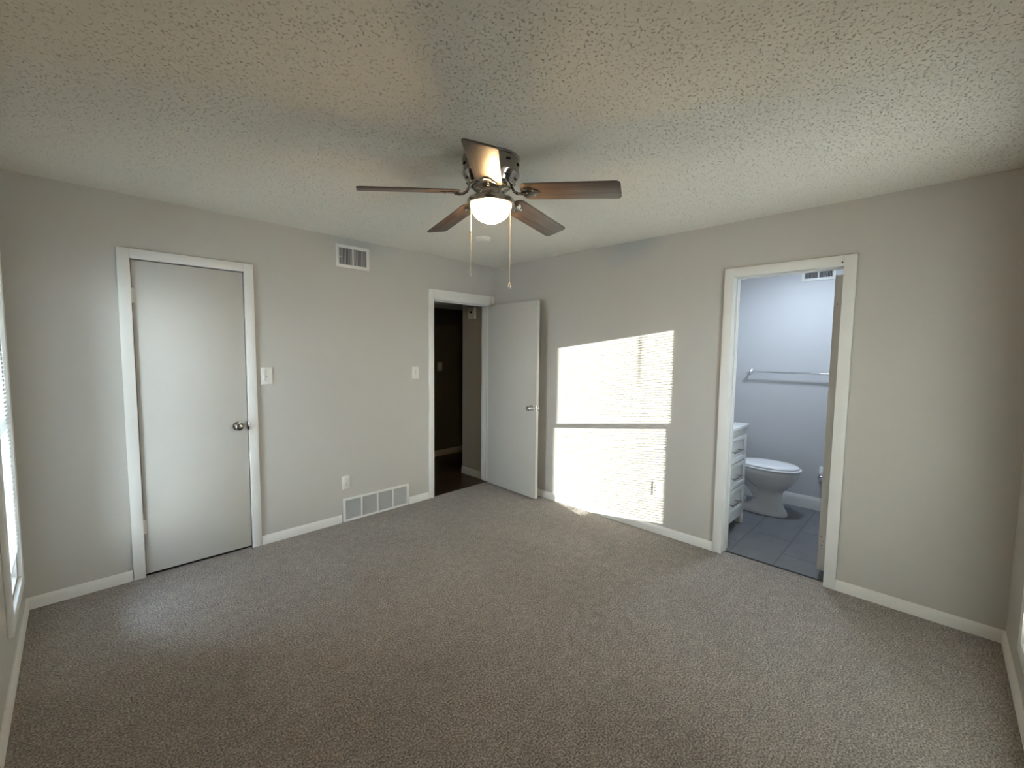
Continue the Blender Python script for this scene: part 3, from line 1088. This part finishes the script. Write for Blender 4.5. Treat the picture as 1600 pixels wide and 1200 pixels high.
# chime box on the short hall wall
ch = root('door_chime', 'small white chime box high on the hall wall', 'chime', (-0.035, 0.322, 1.945), -PI / 2)
MB().box(-0.060, 0.060, -0.032, -0.0004, -0.068, 0.068, bev=0.008, seg=3).build('cover', M['plastic'], ch)
MB().lathe([(0.017, -0.0315), (0.017, -0.0345), (0.013, -0.036)], 20, (0.0, 0, 0.010), 'y').build('speaker_grille', M['dark'], ch)

# ------------------------------------------------------------------ bathroom things
vx0, vx1, vy0, vy1 = 0.165, 0.785, -2.450, BYB
va = root('vanity_cabinet', 'white bathroom vanity with three drawers and bar handles', 'vanity', ((vx0 + vx1) / 2, (vy0 + vy1) / 2, -0.002))
cx, cy = va.location.x, va.location.y


def vb(mb, x0, x1, y0, y1, z0, z1, bev=0.0):
    return mb.box(x0 - cx, x1 - cx, y0 - cy, y1 - cy, z0, z1, bev=bev)


mb = MB()
vb(mb, vx0, vx0 + 0.018, vy0 + 0.018, vy1 - 0.002, 0.085, 0.858)
vb(mb, vx1 - 0.018, vx1, vy0 + 0.018, vy1 - 0.002, 0.085, 0.858)
vb(mb, vx0, vx1, vy1 - 0.012, vy1 - 0.002, 0.085, 0.858)
vb(mb, vx0, vx1, vy0 + 0.018, vy1 - 0.002, 0.085, 0.10)
vb(mb, vx0, vx0 + 0.045, vy0, vy0 + 0.018, 0.085, 0.858, 0.001)
vb(mb, vx1 - 0.045, vx1, vy0, vy0 + 0.018, 0.085, 0.858, 0.001)
vb(mb, vx0 + 0.045, vx1 - 0.045, vy0, vy0 + 0.018, 0.805, 0.858, 0.001)
vb(mb, vx0 + 0.045, vx1 - 0.045, vy0, vy0 + 0.018, 0.085, 0.145, 0.001)
vb(mb, vx0 + 0.045, vx1 - 0.045, vy0 + 0.020, vy0 + 0.026, 0.145, 0.805)
mb.build('body', M['cabinet'], va)
for sx, sy in ((0, 0), (1, 0), (0, 1), (1, 1)):
    x = vx0 if sx == 0 else vx1 - 0.045
    y = vy0 if sy == 0 else vy1 - 0.047
    mb = MB()
    vb(mb, x, x + 0.045, y, y + 0.045, 0.002, 0.086, 0.0015)
    mb.build('leg', M['cabinet'], va)
mb = MB()
vb(mb, vx0 - 0.006, vx1 + 0.010, vy0 - 0.012, vy1 - 0.002, 0.860, 0.892, 0.004)
mb.build('countertop', M['stone'], va)
for zc in (0.697, 0.475, 0.253):
    mb = MB()
    x0, x1 = vx0 + 0.048, vx1 - 0.048
    z0, z1 = zc - 0.107, zc + 0.107
    vb(mb, x0, x1, vy0 + 0.002, vy0 + 0.018, z0, z1, 0.001)
    # shaker rails on the drawer front
    vb(mb, x0, x1, vy0 - 0.004, vy0 + 0.003, z1 - 0.040, z1, 0.001)
    vb(mb, x0, x1, vy0 - 0.004, vy0 + 0.003, z0, z0 + 0.040, 0.001)
    vb(mb, x0, x0 + 0.045, vy0 - 0.004, vy0 + 0.003, z0 + 0.040, z1 - 0.040, 0.001)
    vb(mb, x1 - 0.045, x1, vy0 - 0.004, vy0 + 0.003, z0 + 0.040, z1 - 0.040, 0.001)
    dr = mb.build('drawer', M['cabinet'], va)
    mb = MB()
    hy = vy0 - 0.034 - cy
    mb.tube([(0.375 - cx, hy, zc), (0.585 - cx, hy, zc)], 0.0065, 12)
    for hx in (0.400, 0.560):
        mb.tube([(hx - cx, hy, zc), (hx - cx, vy0 + 0.004 - cy, zc)], 0.0045, 10)
    mb.build('handle', M['pewter'], dr)

# toilet: local frame, wall behind at y=0, bowl toward -y
TX = 1.23
tl = root('toilet', 'white toilet with closed lid beside the vanity', 'toilet', (TX, BYB, -0.002))


def oval(cf, a, bb, z, n=40, p=2.0, back=1.0):
    """egg outline, long axis along y (front at -y)"""
    pts = []
    for i in range(n):
        q = 2 * PI * i / n
        c, s = math.cos(q), math.sin(q)
        x = bb * math.copysign(abs(c) ** (2 / p), c)
        y = a * math.copysign(abs(s) ** (2 / p), s)
        if y > 0:
            y *= back
        pts.append((x, -cf + y, z))
    return pts


mb = MB()
mb.loft([oval(0.500, 0.215, 0.116, 0.001, p=2.6), oval(0.500, 0.215, 0.116, 0.016, p=2.6), oval(0.505, 0.198, 0.106, 0.036, p=2.5),
         oval(0.540, 0.142, 0.098, 0.075, p=2.5), oval(0.553, 0.113, 0.091, 0.130, p=2.4), oval(0.558, 0.106, 0.088, 0.190, p=2.3),
         oval(0.562, 0.112, 0.092, 0.228, p=2.2), oval(0.562, 0.140, 0.108, 0.250, p=2.2), oval(0.555, 0.182, 0.137, 0.285, p=2.15),
         oval(0.545, 0.222, 0.164, 0.330, p=2.1), oval(0.535, 0.252, 0.182, 0.385, p=2.1), oval(0.532, 0.260, 0.187, 0.420, p=2.1),
         oval(0.532, 0.254, 0.182, 0.430, p=2.1)])
mb.build('bowl', M['ceramic'], tl, smooth=50)
mb = MB()
mb.box(-0.105, 0.105, -0.34, -0.06, 0.001, 0.085, bev=0.018, seg=3)
mb.build('foot', M['ceramic'], tl, smooth=50)
mb = MB()
mb.tube([(0, -0.475, 0.165), (0, -0.43, 0.235), (0, -0.37, 0.285), (0, -0.30, 0.300), (0, -0.235, 0.245), (0, -0.215, 0.15), (0, -0.21, 0.06)],
        [0.060, 0.064, 0.064, 0.060, 0.058, 0.058, 0.062], 20)
mb.build('trapway', M['ceramic'], tl, smooth=60)
MB().box(-0.13, 0.13, -0.34, -0.03, 0.335, 0.428, bev=0.02, seg=3).build('tank_shelf', M['ceramic'], tl)
mb = MB()
mb.loft([oval(0.542, 0.260, 0.186, 0.4315, p=2.1), oval(0.542, 0.266, 0.191, 0.437, p=2.1), oval(0.542, 0.266, 0.191, 0.447, p=2.1), oval(0.542, 0.261, 0.187, 0.4515, p=2.1)])
mb.build('seat', M['seat'], tl, smooth=50)
mb = MB()
mb.loft([oval(0.537, 0.247, 0.176, 0.4535, p=2.1), oval(0.537, 0.251, 0.180, 0.459, p=2.1), oval(0.537, 0.249, 0.178, 0.467, p=2.1),
         oval(0.537, 0.232, 0.164, 0.475, p=2.1), oval(0.537, 0.14, 0.10, 0.479, p=2.0), oval(0.537, 0.02, 0.014, 0.480, p=2.0)])
mb.build('lid', M['seat'], tl, smooth=50)
for s in (-1, 1):
    MB().box(s * 0.075 - 0.02, s * 0.075 + 0.02, -0.285, -0.250, 0.429, 0.462, bev=0.006).build('lid_hinge', M['seat'], tl)
MB().box(-0.20, 0.20, -0.205, -0.015, 0.425, 0.72, bev=0.02, seg=3).build('tank', M['ceramic'], tl)
MB().box(-0.21, 0.21, -0.215, -0.010, 0.721, 0.752, bev=0.012, seg=3).build('tank_lid', M['ceramic'], tl)
MB().tube([(-0.15, -0.205, 0.655), (-0.15, -0.224, 0.655), (-0.085, -0.228, 0.650)], 0.006, 10).build('flush_lever', M['chrome'], tl)
for s in (-1, 1):
    MB().sphere((s * 0.092, -0.30, 0.084), 0.012, 14).build('bolt_cap', M['seat'], tl)

# towel bar on the far bathroom wall
tb = root('towel_bar', 'chrome towel bar on the blue grey bathroom wall', 'towel bar', (BXF, -2.600, 1.322), -PI / 2)
MB().tube([(-0.405, -0.068, 0), (0.405, -0.068, 0)], 0.0085, 14).build('bar', M['chrome'], tb)
for s in (-1, 1):
    MB().lathe([(0.026, -0.0004), (0.026, -0.008), (0.020, -0.012), (0.011, -0.018), (0.010, -0.050), (0.0135, -0.056), (0.0145, -0.068), (0.0135, -0.080), (0.004, -0.084)],
               24, (s * 0.388, 0, 0), 'y').build('bracket', M['chrome'], tb)

# toilet paper holder, recessed type with a hooded roller
tp = root('toilet_paper_holder', 'small white and chrome paper holder low on the bathroom wall', 'paper holder', (BXF, -2.930, 0.355), -PI / 2)
MB().box(-0.070, 0.070, -0.010, -0.0004, -0.07, 0.075, bev=0.004).build('back_plate', M['seat'], tp)
for s in (-1, 1):
    MB().box(s * 0.060 - 0.005, s * 0.060 + 0.005, -0.085, -0.009, -0.035, 0.015, bev=0.003).build('arm', M['chrome'], tp)
MB().tube([(-0.056, -0.070, -0.010), (0.056, -0.070, -0.010)], 0.010, 14).build('roller', M['chrome'], tp)

# fixture made up for the added bathroom lamp (above the doorway's view)
bl_ = root('added_bathroom_light', 'round flush ceiling light added out of view to light the bathroom', 'ceiling light', (0.85, -2.75, H))
MB().lathe([(0.16, -0.0004), (0.16, -0.03), (0.15, -0.036)], 36).build('base', M['nickel'], bl_)
MB().lathe([(0.145, -0.034), (0.145, -0.046), (0.13, -0.050), (0.0005, -0.050)], 36).build('lens', M['lens'], bl_)

# the parts of every mesh get their transforms evaluated once
bpy.context.view_layer.update()
